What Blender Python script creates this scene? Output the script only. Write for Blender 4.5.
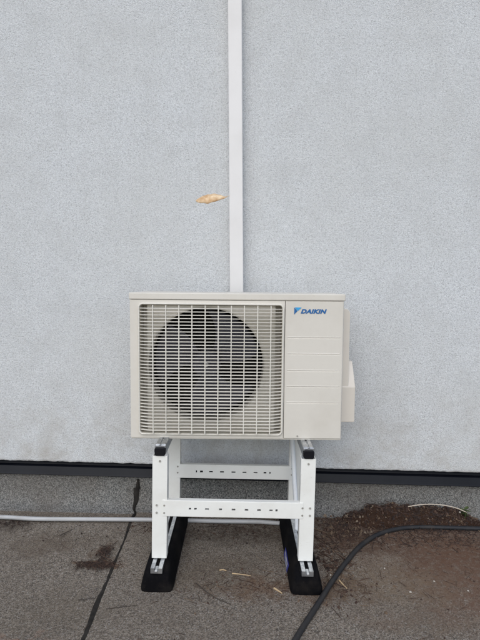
import bpy, bmesh, math, random
from mathutils import Vector, Matrix, noise

random.seed(7)
for o in list(bpy.data.objects):
    bpy.data.objects.remove(o, do_unlink=True)
scene = bpy.context.scene
COL = scene.collection
R = math.radians

# ------------------------------------------------------------------ camera
F_PX = 481.0                       # focal length in pixels of the 480 x 640 photograph
CAM = Vector((0.0, 0.0, 0.957))
PITCH, ROLL = R(4.2), R(1.15)
_r0, _u0 = Vector((1, 0, 0)), Vector((0, math.sin(PITCH), math.cos(PITCH)))
FWD = Vector((0, math.cos(PITCH), -math.sin(PITCH)))
RGT = _r0 * math.cos(ROLL) + _u0 * math.sin(ROLL)
UPV = _u0 * math.cos(ROLL) - _r0 * math.sin(ROLL)
cam_d = bpy.data.cameras.new('camera')
cam = bpy.data.objects.new('camera', cam_d)
COL.objects.link(cam)
m = Matrix((RGT, UPV, -FWD)).transposed().to_4x4()
m.translation = CAM
cam.matrix_world = m
cam_d.sensor_fit = 'VERTICAL'
cam_d.sensor_height = 36.0
cam_d.lens = F_PX / 640.0 * 36.0
cam_d.clip_start = 0.02
cam_d.clip_end = 500.0
scene.camera = cam

# ------------------------------------------------------------------ sky, sun, exposure
SUN_EL, SUN_AZ = R(42), R(-12)     # azimuth measured from behind the camera; + = to the right
world = bpy.data.worlds.new('World')
scene.world = world
world.use_nodes = True
wn = world.node_tree
bg = wn.nodes['Background']
sky = wn.nodes.new('ShaderNodeTexSky')
sky.sky_type = 'NISHITA'
sky.sun_disc = False
sky.sun_elevation = SUN_EL
sky.sun_rotation = R(180) - SUN_AZ
sky.air_density = 1.0
sky.dust_density = 1.5
sky.ozone_density = 1.0
hs = wn.nodes.new('ShaderNodeHueSaturation')
hs.inputs['Saturation'].default_value = 0.85
wn.links.new(sky.outputs['Color'], hs.inputs['Color'])
wn.links.new(hs.outputs['Color'], bg.inputs['Color'])
bg.inputs['Strength'].default_value = 0.12

sun_d = bpy.data.lights.new('sun', 'SUN')
sun_d.energy = 1.0
sun_d.angle = R(70)
sun_d.color = (1.0, 0.99, 0.955)
sun = bpy.data.objects.new('sun', sun_d)
COL.objects.link(sun)
to_sun = Vector((math.sin(SUN_AZ) * math.cos(SUN_EL), -math.cos(SUN_AZ) * math.cos(SUN_EL), math.sin(SUN_EL)))
sun.rotation_euler = to_sun.to_track_quat('Z', 'Y').to_euler()
sun.location = (0, -3, 6)

vs = scene.view_settings
vs.view_transform = 'Standard'
vs.look = 'None'
vs.gamma = 1.0
vs.exposure = 0.46
vs.use_curve_mapping = False

# ------------------------------------------------------------------ helpers
def ray(px, py):
    return (RGT * ((px - 240) / F_PX) + UPV * ((320 - py) / F_PX) + FWD)

def at(px, py, Y):
    d = ray(px, py)
    return CAM + d * ((Y - CAM.y) / d.y)

def gnd(px, py, z=0.0):
    d = ray(px, py)
    return CAM + d * ((z - CAM.z) / d.z)

WALL_Y, WALL_YAW = 1.95, R(-0.9)
WM = Matrix.Translation((0, WALL_Y, 0)) @ Matrix.Rotation(WALL_YAW, 4, 'Z')
WMI = WM.inverted()
def wall_at(px, py, off=0.0):          # wall-local point on the plane local y = -off
    o = WMI @ CAM
    d = WMI.to_3x3() @ ray(px, py)
    return o + d * ((-off - o.y) / d.y)

def put(name, me, mat=None, parent=None, smooth=False):
    o = bpy.data.objects.new(name, me)
    COL.objects.link(o)
    if mat is not None and not me.materials:
        me.materials.append(mat)
    if parent is not None:
        o.parent = parent
    if smooth:
        for p in me.polygons:
            p.use_smooth = True
    return o

def obj(name, bm, mat=None, parent=None, smooth=False):
    bmesh.ops.recalc_face_normals(bm, faces=bm.faces)
    me = bpy.data.meshes.new(name)
    bm.to_mesh(me)
    bm.free()
    return put(name, me, mat, parent, smooth)

def tag(o, label=None, cat=None, group=None, kind=None):
    if label: o['label'] = label
    if cat: o['category'] = cat
    if group: o['group'] = group
    if kind: o['kind'] = kind
    return o

def empty(name, loc=(0, 0, 0), rot=(0, 0, 0)):
    o = bpy.data.objects.new(name, None)
    COL.objects.link(o)
    o.location = loc
    o.rotation_euler = rot
    o.empty_display_size = 0.1
    return o

def box(x0, x1, y0, y1, z0, z1, bev=0.0, seg=2, bm=None):
    b = bmesh.new()
    bmesh.ops.create_cube(b, size=1.0)
    for v in b.verts:
        v.co = Vector((x0 + (v.co.x + .5) * (x1 - x0), y0 + (v.co.y + .5) * (y1 - y0), z0 + (v.co.z + .5) * (z1 - z0)))
    if bev:
        bmesh.ops.bevel(b, geom=b.edges[:], offset=bev, segments=seg, profile=0.5, affect='EDGES')
    if bm is None:
        return b
    me = bpy.data.meshes.new('tmp')
    b.to_mesh(me); b.free()
    bm.from_mesh(me)
    bpy.data.meshes.remove(me)
    return bm

def prism(pts, axis, a0, a1, bev=0.0, seg=2):
    """closed 2-D outline extruded along an axis; pts are the two other coords in xyz order"""
    b = bmesh.new()
    def mk(p, a):
        q = list(p); q.insert(axis, a)
        return b.verts.new(q)
    lo = [mk(p, a0) for p in pts]
    hi = [mk(p, a1) for p in pts]
    n = len(pts)
    b.faces.new(lo[::-1]); b.faces.new(hi)
    for i in range(n):
        b.faces.new((lo[i], lo[(i + 1) % n], hi[(i + 1) % n], hi[i]))
    bmesh.ops.recalc_face_normals(b, faces=b.faces)
    if bev:
        bmesh.ops.bevel(b, geom=b.edges[:], offset=bev, segments=seg, profile=0.5, affect='EDGES')
    return b

def tube(path, rad, n=8, bm=None, cap=True, flat=1.0):
    """round tube along a list of points; rad a number or list"""
    b = bm or bmesh.new()
    path = [Vector(p) for p in path]
    rings = []
    up = None
    for i, p in enumerate(path):
        t = (path[min(i + 1, len(path) - 1)] - path[max(i - 1, 0)]).normalized()
        if up is None:
            up = Vector((0, 0, 1)) if abs(t.z) < 0.9 else Vector((0, 1, 0))
        s = t.cross(up).normalized()
        up = s.cross(t).normalized()
        r = rad[i] if isinstance(rad, (list, tuple)) else rad
        rings.append([b.verts.new(p + (s * math.cos(a) + up * (math.sin(a) * flat)) * r)
                      for a in (2 * math.pi * (k + .5) / n for k in range(n))])
    for A, B in zip(rings, rings[1:]):
        for k in range(n):
            b.faces.new((A[k], A[(k + 1) % n], B[(k + 1) % n], B[k]))
    if cap:
        b.faces.new(rings[0][::-1]); b.faces.new(rings[-1])
    return b

def spline(pts, n=10):
    """Catmull-Rom through the points"""
    pts = [Vector(p) for p in pts]
    P = [pts[0] * 2 - pts[1]] + pts + [pts[-1] * 2 - pts[-2]]
    out = []
    for i in range(1, len(P) - 2):
        a, b, c, d = P[i - 1], P[i], P[i + 1], P[i + 2]
        for k in range(n):
            t = k / n
            out.append(0.5 * ((2 * b) + (c - a) * t + (2 * a - 5 * b + 4 * c - d) * t * t + (3 * b - a - 3 * c + d) * t ** 3))
    out.append(pts[-1])
    return out

def cyl(c, axis, r, h, n=16, bm=None):
    c = Vector(c); ax = Vector(axis).normalized()
    return tube([c - ax * h / 2, c + ax * h / 2], r, n, bm)

# ------------------------------------------------------------------ materials
class Mat:
    def __init__(s, name, rough=0.5, spec=0.5, metal=0.0):
        s.m = bpy.data.materials.new(name)
        s.m.use_nodes = True
        s.t = s.m.node_tree
        s.p = s.t.nodes['Principled BSDF']
        s.p.inputs['Roughness'].default_value = rough
        s.p.inputs['Specular IOR Level'].default_value = spec
        s.p.inputs['Metallic'].default_value = metal
        s.tc = s.t.nodes.new('ShaderNodeTexCoord').outputs['Object']
    def n(s, ty, **kw):
        nd = s.t.nodes.new(ty)
        for k, v in kw.items():
            if k.startswith('_'):
                setattr(nd, k[1:], v)
            else:
                nd.inputs[k.replace('__', ' ')].default_value = v
        return nd
    def l(s, a, b):
        s.t.links.new(a, b)
    def noise(s, scale, detail=4.0, rough=0.55, vec=None):
        nd = s.n('ShaderNodeTexNoise', Scale=scale, Detail=detail, Roughness=rough)
        s.l(vec or s.tc, nd.inputs['Vector'])
        return nd.outputs['Fac']
    def voro(s, scale, out='Color', vec=None):
        nd = s.n('ShaderNodeTexVoronoi', Scale=scale)
        s.l(vec or s.tc, nd.inputs['Vector'])
        return nd.outputs[out]
    def ramp(s, fac, stops):
        nd = s.t.nodes.new('ShaderNodeValToRGB')
        e = nd.color_ramp.elements
        while len(e) < len(stops): e.new(0.5)
        for el, (p, c) in zip(e, stops):
            el.position = p
            el.color = (c, c, c, 1) if isinstance(c, (int, float)) else (*c, 1)
        s.l(fac, nd.inputs['Fac'])
        return nd.outputs['Color']
    def mix(s, fac, a, b, mode='MIX'):
        nd = s.t.nodes.new('ShaderNodeMix')
        nd.data_type = 'RGBA'; nd.blend_type = mode
        for sock, v in ((nd.inputs[0], fac), (nd.inputs[6], a), (nd.inputs[7], b)):
            if isinstance(v, bpy.types.NodeSocket): s.l(v, sock)
            elif isinstance(v, (int, float)): sock.default_value = v if sock == nd.inputs[0] else (v, v, v, 1)
            else: sock.default_value = (*v, 1)
        return nd.outputs[2]
    def math(s, op, a, b=0.0, clamp=False):
        nd = s.t.nodes.new('ShaderNodeMath'); nd.operation = op; nd.use_clamp = clamp
        for i, v in enumerate((a, b)):
            if isinstance(v, bpy.types.NodeSocket): s.l(v, nd.inputs[i])
            else: nd.inputs[i].default_value = v
        return nd.outputs[0]
    def color(s, c):
        if isinstance(c, bpy.types.NodeSocket): s.l(c, s.p.inputs['Base Color'])
        else: s.p.inputs['Base Color'].default_value = (*c, 1)
        return s
    def bump(s, h, strength=0.5, dist=0.001):
        nd = s.n('ShaderNodeBump', Strength=strength, Distance=dist)
        s.l(h, nd.inputs['Height'])
        s.l(nd.outputs['Normal'], s.p.inputs['Normal'])
        return s

def blob(mt, cx, cy, rx, ry, soft=0.6, ang=0.0, warp=None):
    """soft irregular patch mask around (cx, cy) in object space"""
    sub = mt.n('ShaderNodeVectorMath', _operation='SUBTRACT')
    if warp is not None: mt.l(warp, sub.inputs[0])
    else: mt.l(mt.tc, sub.inputs[0])
    sub.inputs[1].default_value = (cx, cy, 0)
    rot = mt.n('ShaderNodeVectorRotate', _rotation_type='Z_AXIS', Angle=-ang)
    mt.l(sub.outputs[0], rot.inputs['Vector'])
    mul = mt.n('ShaderNodeVectorMath', _operation='MULTIPLY')
    mt.l(rot.outputs[0], mul.inputs[0])
    mul.inputs[1].default_value = (1 / rx, 1 / ry, 0)
    ln = mt.n('ShaderNodeVectorMath', _operation='LENGTH')
    mt.l(mul.outputs[0], ln.inputs[0])
    mr = mt.n('ShaderNodeMapRange')
    mr.interpolation_type = 'SMOOTHSTEP'
    mr.inputs['From Min'].default_value = 1 - soft
    mr.inputs['From Max'].default_value = 1 + soft * 0.5
    mr.inputs['To Min'].default_value = 1
    mr.inputs['To Max'].default_value = 0
    mt.l(ln.outputs['Value'], mr.inputs['Value'])
    return mr.outputs['Result']

# scraped render of the wall
_m = Mat('wall_render', 0.9, 0.2)
g1 = _m.noise(260, 2, 0.6); g2 = _m.noise(520, 2, 0.6); big = _m.noise(1.7, 4, 0.6); mid = _m.noise(9, 4, 0.6)
v1 = _m.voro(300, 'Distance')
grain = _m.n('ShaderNodeSeparateColor'); _m.l(_m.voro(330, 'Color'), grain.inputs[0])
c = _m.mix(grain.outputs[0], (0.560, 0.582, 0.600), (0.735, 0.760, 0.780))
c = _m.mix(_m.ramp(g1, [(0.34, 0.55), (0.50, 0.0)]), c, (0.46, 0.47, 0.485))
c = _m.mix(_m.ramp(grain.outputs[1], [(0.93, 0.0), (0.97, 0.55)]), c, (0.33, 0.335, 0.34))
c = _m.mix(_m.ramp(big, [(0.35, 0.0), (0.7, 0.55)]), c, (0.575, 0.585, 0.575))
c = _m.mix(_m.ramp(mid, [(0.45, 0.0), (0.72, 0.38)]), c, (0.50, 0.51, 0.51))
c = _m.mix(_m.ramp(_m.noise(26, 5, 0.7), [(0.66, 0.0), (0.76, 0.25)]), c, (0.44, 0.44, 0.43))
c = _m.mix(_m.ramp(_m.noise(130, 3, 0.7), [(0.33, 0.75), (0.47, 0.0)]), c, (0.38, 0.39, 0.405))
zz_ = _m.n('ShaderNodeSeparateXYZ'); _m.l(_m.tc, zz_.inputs[0])
low = _m.ramp(zz_.outputs['Z'], [(0.22, 1.0), (0.60, 0.0)])           # splash dirt thrown up from the roof
c = _m.mix(_m.math('MULTIPLY', low, _m.ramp(_m.noise(7, 7, 0.72), [(0.44, 0.0), (0.70, 0.7)])), c, (0.40, 0.375, 0.34))
_m.color(c)
h = _m.math('ADD', _m.math('MULTIPLY', v1, -1.0), _m.math('ADD', _m.math('MULTIPLY', g1, 0.7), _m.math('MULTIPLY', g2, 0.6)))
_m.bump(h, 0.6, 0.0028)
M_RENDER = _m.m

def felt_material(name, base_lo, base_hi, stains_and_shade=True):
    mt = Mat(name, 0.92, 0.25)
    fine = mt.voro(340, 'Color')
    sep = mt.n('ShaderNodeSeparateColor'); mt.l(fine, sep.inputs[0])
    col = mt.mix(mt.ramp(sep.outputs[0], [(0.0, 0.0), (1.0, 1.0)]), base_lo, base_hi)
    col = mt.mix(mt.ramp(sep.outputs[1], [(0.86, 0.0), (0.93, 0.65)]), col, (0.42, 0.40, 0.37))
    col = mt.mix(mt.ramp(sep.outputs[2], [(0.82, 0.0), (0.92, 0.6)]), col, (0.02, 0.02, 0.022))
    big = mt.noise(3.0, 6, 0.6); mid = mt.noise(14, 6, 0.65)
    col = mt.mix(mt.ramp(big, [(0.38, 0.0), (0.68, 0.45)]), col, (0.105, 0.084, 0.066))
    if stains_and_shade:
        wv = mt.n('ShaderNodeTexNoise', Scale=7.0, Detail=6.0, Roughness=0.65)
        mt.l(mt.tc, wv.inputs['Vector'])
        w0 = mt.n('ShaderNodeVectorMath', _operation='MULTIPLY_ADD')
        mt.l(wv.outputs['Color'], w0.inputs[0])
        w0.inputs[1].default_value = (0.36, 0.30, 0); 
        mt.l(mt.tc, w0.inputs[2])
        sh = mt.n('ShaderNodeVectorMath', _operation='SUBTRACT')
        mt.l(w0.outputs[0], sh.inputs[0]); sh.inputs[1].default_value = (0.18, 0.15, 0)
        W = sh.outputs[0]
        crumb = mt.noise(60, 5, 0.7)
        for (px, py, rx, ry, soft, ang, colr, amt) in STAINS_AND_SHADE:
            p = gnd(px, py)
            b = blob(mt, p.x, p.y, rx, ry, soft, ang, W)
            k = mt.math('MULTIPLY', b, mt.math('MULTIPLY_ADD', crumb, 1.4) if False else mt.ramp(crumb, [(0.34, 0.25), (0.6, 1.0)]))
            col = mt.mix(mt.math('MULTIPLY', k, amt, True), col, colr)
    mt.color(col)
    hh = mt.math('ADD', mt.voro(340, 'Distance'), mt.math('MULTIPLY', mid, 0.8))
    mt.bump(hh, 0.8, 0.0022)
    return mt.m

STAINS_AND_SHADE = [
    (470, 560, 0.30, 0.30, 0.8, 0.0, (0.125, 0.072, 0.045), 0.75),
    (420, 545, 0.46, 0.17, 0.7, 0.0, (0.109, 0.057, 0.035), 0.85),
    (475, 590, 0.22, 0.24, 0.7, 0.0, (0.134, 0.075, 0.049), 0.80),
    (420, 625, 0.22, 0.05, 0.8, 0.0, (0.154, 0.106, 0.073), 0.55),
    (345, 530, 0.17, 0.24, 0.7, 0.3, (0.079, 0.048, 0.032), 0.80),
    (335, 590, 0.13, 0.08, 0.6, 0.0, (0.090, 0.053, 0.032), 0.7),
    (390, 585, 0.22, 0.13, 0.8, 0.0, (0.192, 0.138, 0.090), 0.6),
    (240, 532, 0.24, 0.10, 0.7, 0.0, (0.058, 0.043, 0.031), 0.80),  # soft shade under the unit, painted in as a dark brown patch
    (262, 592, 0.20, 0.05, 0.8, -0.1, (0.134, 0.077, 0.043), 0.75),
    (215, 575, 0.16, 0.10, 0.8, 0.2, (0.109, 0.083, 0.056), 0.55),
    (98, 565, 0.080, 0.022, 0.7, 0.15, (0.128, 0.062, 0.022), 0.85),
    (104, 551, 0.03, 0.05, 0.7, 0.1, (0.077, 0.043, 0.019), 0.75),
    (148, 530, 0.06, 0.06, 0.7, 0.0, (0.070, 0.043, 0.028), 0.6),
    (15, 527, 0.12, 0.05, 0.7, 0.0, (0.049, 0.036, 0.027), 0.7),
    (5, 640, 0.14, 0.02, 0.7, 0.0, (0.256, 0.156, 0.112), 0.7),
    (50, 545, 0.18, 0.07, 0.9, 0.3, (0.096, 0.069, 0.048), 0.6),
    (70, 610, 0.20, 0.08, 0.9, 0.1, (0.128, 0.103, 0.074), 0.45),
]
M_FELT = felt_material('roofing_felt', (0.082, 0.069, 0.056), (0.310, 0.268, 0.220))
M_UPSTAND = felt_material('upstand_felt', (0.065, 0.067, 0.066), (0.275, 0.280, 0.270), False)

_m = Mat('bitumen', 0.85, 0.15); _m.color(_m.ramp(_m.noise(40, 4), [(0.3, (0.014, 0.013, 0.012)), (0.7, (0.036, 0.032, 0.028))]))
_m.bump(_m.noise(90, 4), 0.6, 0.002); M_BIT = _m.m

_m = Mat('flashing_paint', 0.42, 0.2)
_m.color(_m.mix(_m.ramp(_m.noise(6, 5), [(0.4, 0.0), (0.75, 0.6)]), (0.004, 0.005, 0.009), (0.010, 0.012, 0.017)))
M_FLASH = _m.m

def paint(name, colr, dirt, rough=0.42, amt=0.22, scale=7, bump=0.0, spec=0.5):
    mt = Mat(name, rough, spec)
    f = mt.math('MULTIPLY', mt.ramp(mt.noise(scale, 6, 0.65), [(0.45, 0.0), (0.8, 1.0)]), amt)
    cc = mt.mix(f, colr, dirt)
    sp = mt.ramp(mt.noise(160, 2, 0.5), [(0.70, 0.0), (0.76, 1.0)])
    cc = mt.mix(mt.math('MULTIPLY', sp, amt), cc, dirt)
    mt.color(cc)
    rr = mt.ramp(mt.noise(scale * 2, 4), [(0.3, rough - 0.07), (0.7, rough + 0.12)])
    mt.l(rr, mt.p.inputs['Roughness'])
    if bump: mt.bump(mt.noise(300, 2), bump, 0.0006)
    return mt.m

M_CASE = paint('casing_paint', (0.650, 0.622, 0.562), (0.42, 0.38, 0.31), 0.45, 0.30, 6, 0.15)
M_GRILLE = paint('grille_plastic', (0.70, 0.675, 0.61), (0.46, 0.42, 0.35), 0.45, 0.22, 10)
M_VALVE = paint('valve_cover_plastic', (0.69, 0.645, 0.58), (0.44, 0.40, 0.33), 0.42, 0.15, 8)
M_WHITE = paint('white_powder_coat', (0.80, 0.805, 0.77), (0.44, 0.39, 0.32), 0.38, 0.24, 9, 0.12)
M_DUCT = paint('duct_plastic', (0.72, 0.712, 0.705), (0.54, 0.52, 0.48), 0.40, 0.25, 4)
M_HOSE_W = paint('white_hose_plastic', (0.76, 0.79, 0.82), (0.5, 0.47, 0.42), 0.4, 0.2, 12)
M_CONDUIT = paint('conduit_plastic', (0.42, 0.43, 0.44), (0.20, 0.18, 0.16), 0.45, 0.5, 9)
M_HOSE_B = paint('rubber_hose', (0.018, 0.019, 0.022), (0.070, 0.058, 0.047), 0.5, 0.5, 16, 0.3, 0.3)
M_FOOT = paint('black_rubber', (0.004, 0.004, 0.005), (0.040, 0.034, 0.029), 0.85, 0.5, 14, 0.5, 0.08)
M_CAP = paint('black_plastic', (0.006, 0.006, 0.009), (0.02, 0.02, 0.02), 0.45, 0.3, 20, 0.0, 0.2)
M_FAN = paint('fan_plastic', (0.075, 0.075, 0.100), (0.14, 0.13, 0.12), 0.55, 0.4, 14, 0.0, 0.2)
M_DARK = paint('interior_metal', (0.012, 0.012, 0.014), (0.03, 0.028, 0.025), 0.6, 0.4, 20, 0.0, 0.2)
M_SLOT = Mat('slot_shadow', 0.8).color((0.012, 0.012, 0.012)).m
_m = Mat('galvanised_steel', 0.32, 0.5, 0.9)
_m.color(_m.ramp(_m.voro(60, 'Color'), [(0.2, (0.42, 0.44, 0.47)), (0.8, (0.66, 0.68, 0.70))])); M_GALV = _m.m
M_SCREW = paint('screw_head', (0.34, 0.33, 0.30), (0.15, 0.12, 0.09), 0.4, 0.5, 60)
M_LOGO = Mat('logo_blue', 0.4).color((0.003, 0.11, 0.33)).m
M_LOGO2 = Mat('logo_light_blue', 0.4).color((0.03, 0.34, 0.68)).m
M_STICKER = Mat('sticker_blue', 0.35).color((0.035, 0.045, 0.30)).m
M_STICKW = Mat('sticker_white', 0.4).color((0.62, 0.62, 0.66)).m
_m = Mat('soil', 0.95, 0.15)
_m.color(_m.mix(_m.noise(45, 5, 0.7), (0.016, 0.009, 0.006), (0.075, 0.042, 0.028))); _m.bump(_m.noise(120, 5, 0.7), 1.0, 0.008); M_SOIL = _m.m
M_CRUMB = []
for i, cc in enumerate([(0.045, 0.024, 0.017), (0.075, 0.043, 0.030), (0.028, 0.017, 0.014), (0.14, 0.095, 0.062), (0.21, 0.165, 0.12)]):
    M_CRUMB.append(paint('litter_%d' % i, cc, (0.03, 0.02, 0.015), 0.85, 0.5, 30))
M_STRAW = paint('dry_straw', (0.50, 0.37, 0.22), (0.30, 0.20, 0.11), 0.7, 0.5, 40)
M_TWIG = paint('dark_twig', (0.045, 0.036, 0.030), (0.10, 0.08, 0.06), 0.8, 0.6, 60)
M_STEM = paint('pale_stem', (0.55, 0.48, 0.40), (0.34, 0.27, 0.20), 0.7, 0.5, 40)
M_PEBBLE = paint('pale_pebble', (0.46, 0.42, 0.37), (0.35, 0.31, 0.26), 0.8, 0.5, 80)
M_WEED = paint('weed_leaf', (0.055, 0.085, 0.026), (0.10, 0.10, 0.03), 0.6, 0.6, 60)
_m = Mat('dry_leaf', 0.6, 0.3)
_m.color(_m.mix(_m.ramp(_m.noise(45, 5), [(0.3, 0.0), (0.7, 1.0)]), (0.46, 0.25, 0.10), (0.82, 0.66, 0.45)))
_m.p.inputs['Subsurface Weight'].default_value = 0.0
M_LEAF = _m.m

# ------------------------------------------------------------------ setting: flat roof floor
# felt sheets run towards the wall; the right-hand sheet laps 4 mm over the left one
seam_g = [gnd(x, y) for x, y in ((133, 521), (127, 541), (118, 562), (108, 588), (97, 613), (85, 640))]
s0, s1 = seam_g[0], seam_g[-1]
sdir = (s1 - s0) / (s1.y - s0.y)
def seam_x(y): return s0.x + sdir.x * (y - s0.y)

ground = tag(put('ground', bpy.data.meshes.new('ground'), M_FELT), 'grey mineral felt flat roof surface in front of the wall', 'ground', kind='structure')
bm = bmesh.new()
ys = [60, 2.3, -60]
vv = [bm.verts.new(p) for p in ((-60, -60, 0), (60, -60, 0), (60, 60, 0), (-60, 60, 0))]
bm.faces.new(vv)
bm.to_mesh(ground.data); bm.free()

bm = bmesh.new()                                            # lapped sheet with an uneven edge
N = 220
y0, y1 = -2.0, 1.945
lo, hi, rt = [], [], []
for i in range(N + 1):
    y = y0 + (y1 - y0) * i / N
    x = seam_x(y) + 0.006 * noise.noise(Vector((0, y * 5, 3))) + 0.0025 * noise.noise(Vector((0, y * 40, 9)))
    lo.append(bm.verts.new((x - 0.002, y, 0.0005)))
    hi.append(bm.verts.new((x + 0.002, y, 0.0045)))
    rt.append(bm.verts.new((3.0, y, 0.0045)))
for i in range(N):
    bm.faces.new((lo[i], lo[i + 1], hi[i + 1], hi[i]))
    bm.faces.new((hi[i], hi[i + 1], rt[i + 1], rt[i]))
obj('felt_sheet', bm, M_FELT, ground)

def ribbon(name, fn, n, wfun, h, parent, mat):
    """low rounded bead following fn(t) -> (point, side, normal)"""
    bm = bmesh.new(); rows = []
    for i in range(n + 1):
        t = i / n
        p, s, nn = fn(t)
        wl, wr = wfun(t)
        rows.append([bm.verts.new(p - s * wl), bm.verts.new(p - s * wl * .6 + nn * h), bm.verts.new(p + nn * h * 1.2),
                     bm.verts.new(p + s * wr * .6 + nn * h), bm.verts.new(p + s * wr)])
    for A, B in zip(rows, rows[1:]):
        for k in range(4):
            bm.faces.new((A[k], A[k + 1], B[k + 1], B[k]))
    return obj(name, bm, mat, parent, True)

def sg(t):
    y = 1.925 - t * 2.3
    x = seam_x(y) + 0.006 * noise.noise(Vector((0, y * 5, 3)))
    return Vector((x - 0.003, y, 0.001)), Vector((1, 0, 0)), Vector((0, 0, 1))
def sw(t):
    a = 0.004 + 0.006 * max(0, noise.noise(Vector((t * 14, 0, 0))) + .35) + 0.002 * noise.noise(Vector((t * 90, 5, 0)))
    b = 0.0045 + 0.005 * max(0, noise.noise(Vector((t * 11, 7, 0))) + .3) + 0.002 * noise.noise(Vector((t * 80, 2, 0)))
    k = 1.0 + max(0, t - .08) * 3.2
    return max(.003, a * k), max(.003, b * k)
ribbon('bitumen_seam', sg, 320, sw, 0.0022, ground, M_BIT)

# ------------------------------------------------------------------ the rendered wall
wall = tag(empty('rendered_wall'), 'pale grey rendered house wall with scraped grainy finish above felt roof', 'wall')
wall.matrix_world = WM
zl, zr = wall_at(2, 460.5).z, wall_at(478, 473).z
xl, xr = wall_at(2, 460.5).x, wall_at(478, 473).x
def wall_bottom(x): return zl + (zr - zl) * (x - xl) / (xr - xl)
TOP = 3.6
bm = bmesh.new()
NX = 620
cols = []
for i in range(NX + 1):
    x = -2.2 + 4.4 * i / NX
    zb = wall_bottom(max(-2, min(2, x))) + 0.0022 * noise.noise(Vector((x * 28, 0, 4))) + 0.0016 * noise.noise(Vector((x * 95, 0, 1)))
    cols.append([bm.verts.new((x, 0.05, zb + 0.004)), bm.verts.new((x, 0.006, zb)), bm.verts.new((x, 0.0015, zb + 0.0025)),
                 bm.verts.new((x, 0.0, zb + 0.008)), bm.verts.new((x, 0.0, TOP)), bm.verts.new((x, 0.05, TOP))])
for A, B in zip(cols, cols[1:]):
    for k in range(5):
        bm.faces.new((A[k], B[k], B[k + 1], A[k + 1]))
obj('render_coat', bm, M_RENDER, wall)
for sx in (-1, 1):
    a, b = sorted((sx * 2.2, sx * 4.5))
    obj('render_coat', box(a, b, 0.0, 0.05, wall_bottom(sx * 2), TOP), M_RENDER, wall)
obj('masonry', box(-4.5, 4.5, 0.05, 1.6, 0.30, TOP - 0.02), M_RENDER, wall)
# dark sheet-metal flashing: folded profile tucked under the render
fb_l, fb_r = wall_at(2, 473.6, -0.012).z, wall_at(478, 487.0, -0.012).z
def flash_z(x, top, bot_off):
    zb = fb_l + (fb_r - fb_l) * (x - xl) / (xr - xl)
    zt = wall_bottom(x)
    return zb + (zt - zb) * top + bot_off
bm = bmesh.new(); rows = []
for x in (-4.5, -2.0, -1.0, 0, 1.0, 2.0, 4.5):
    xx = max(-2, min(2, x))
    prof = [(0.0495, 1.0, 0.06), (0.0485, 1.0, 0.0), (0.036, 0.62, 0), (0.028, 0.58, 0), (0.022, 0.54, 0), (0.013, 0.10, 0), (0.010, 0.04, 0), (0.012, 0.0, 0), (0.020, 0.0, 0.001), (0.040, 0.0, 0.003)]
    rows.append([bm.verts.new((x, y, flash_z(xx, t, o))) for y, t, o in prof])
for A, B in zip(rows, rows[1:]):
    for k in range(len(A) - 1):
        bm.faces.new((A[k], B[k], B[k + 1], A[k + 1]))
obj('flashing', bm, M_FLASH, wall)
# felt upstand with a coved foot
bm = bmesh.new(); rows = []
prof = [(0.032, 0.34), (0.032, 0.075), (0.027, 0.050), (0.016, 0.028), (-0.001, 0.012), (-0.020, 0.0055), (-0.032, -0.003)]
for i in range(241):
    x = -4.5 + 9 * i / 240
    row = []
    for k, (y, z) in enumerate(prof):
        w = 0.004 * noise.noise(Vector((x * 3, z * 4, 0))) + 0.002 * noise.noise(Vector((x * 11, z * 9, 2)))
        zz = z if k else fb_l + (fb_r - fb_l) * (max(-2, min(2, x)) - xl) / (xr - xl) + .008
        row.append(bm.verts.new((x, y + w, zz)))
    rows.append(row)
for A, B in zip(rows, rows[1:]):
    for k in range(len(A) - 1):
        bm.faces.new((A[k], B[k], B[k + 1], A[k + 1]))
obj('felt_upstand', bm, M_UPSTAND, wall, True)
# bitumen seam climbing the upstand
pa, pb = wall_at(138, 479, -0.03), wall_at(133.5, 520, 0.0)
up_pts = [Vector((pa.x, 0.030, pa.z)), Vector((pa.x - .001, 0.029, pa.z * .75 + pb.z * .25)), Vector((pa.x * .45 + pb.x * .55, 0.028, 0.085)),
          Vector((pb.x + .004, 0.020, 0.034)), Vector((pb.x, -0.004, 0.016)), WMI @ Vector((seam_x(1.922) - .002, 1.922, .0085)), WMI @ Vector((seam_x(1.895) - .003, 1.895, .0045))]
ups = spline(up_pts, 14)
def su(t):
    k = min(len(ups) - 2, int(t * (len(ups) - 1)))
    p = ups[k] + (ups[k + 1] - ups[k]) * (t * (len(ups) - 1) - k)
    return p, Vector((1, 0, 0)), Vector((0, -.8, .5))
ribbon('bitumen_seam', su, 90, lambda t: (0.004 + .008 * math.sin(min(1, t * 1.6) * math.pi) ** 1 + .002 * noise.noise(Vector((t * 40, 0, 0))),
                                          0.005 + .007 * math.sin(min(1, t * 1.3) * math.pi) + .002 * noise.noise(Vector((t * 40, 4, 0)))), 0.005, wall, M_BIT)

# ------------------------------------------------------------------ line-set duct on the wall
duct = tag(empty('pipe_duct'), 'white plastic pipe duct running up the wall behind the outdoor unit', 'duct')
duct.matrix_world = WM
dt, db = wall_at(234.6, -40, 0.048), wall_at(236.6, 292, 0.048)
hw = (wall_at(243.2, 285, 0.048).x - wall_at(229.6, 285, 0.048).x) / 2
ddir = (dt - db)
def duct_seg(name, z0, z1, hw, yf, bev):
    b = box(-hw, hw, -yf, 0.003, z0, z1, bev)
    for v in b.verts:
        v.co.x += db.x + ddir.x / ddir.z * (v.co.z - db.z)
    return obj(name, b, M_DUCT, duct)
duct_seg('duct_cover', 0.55, 3.2, hw, 0.048, 0.0035)
duct_seg('duct_base', 0.55, 3.2, hw - 0.004, 0.016, 0.0)

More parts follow.
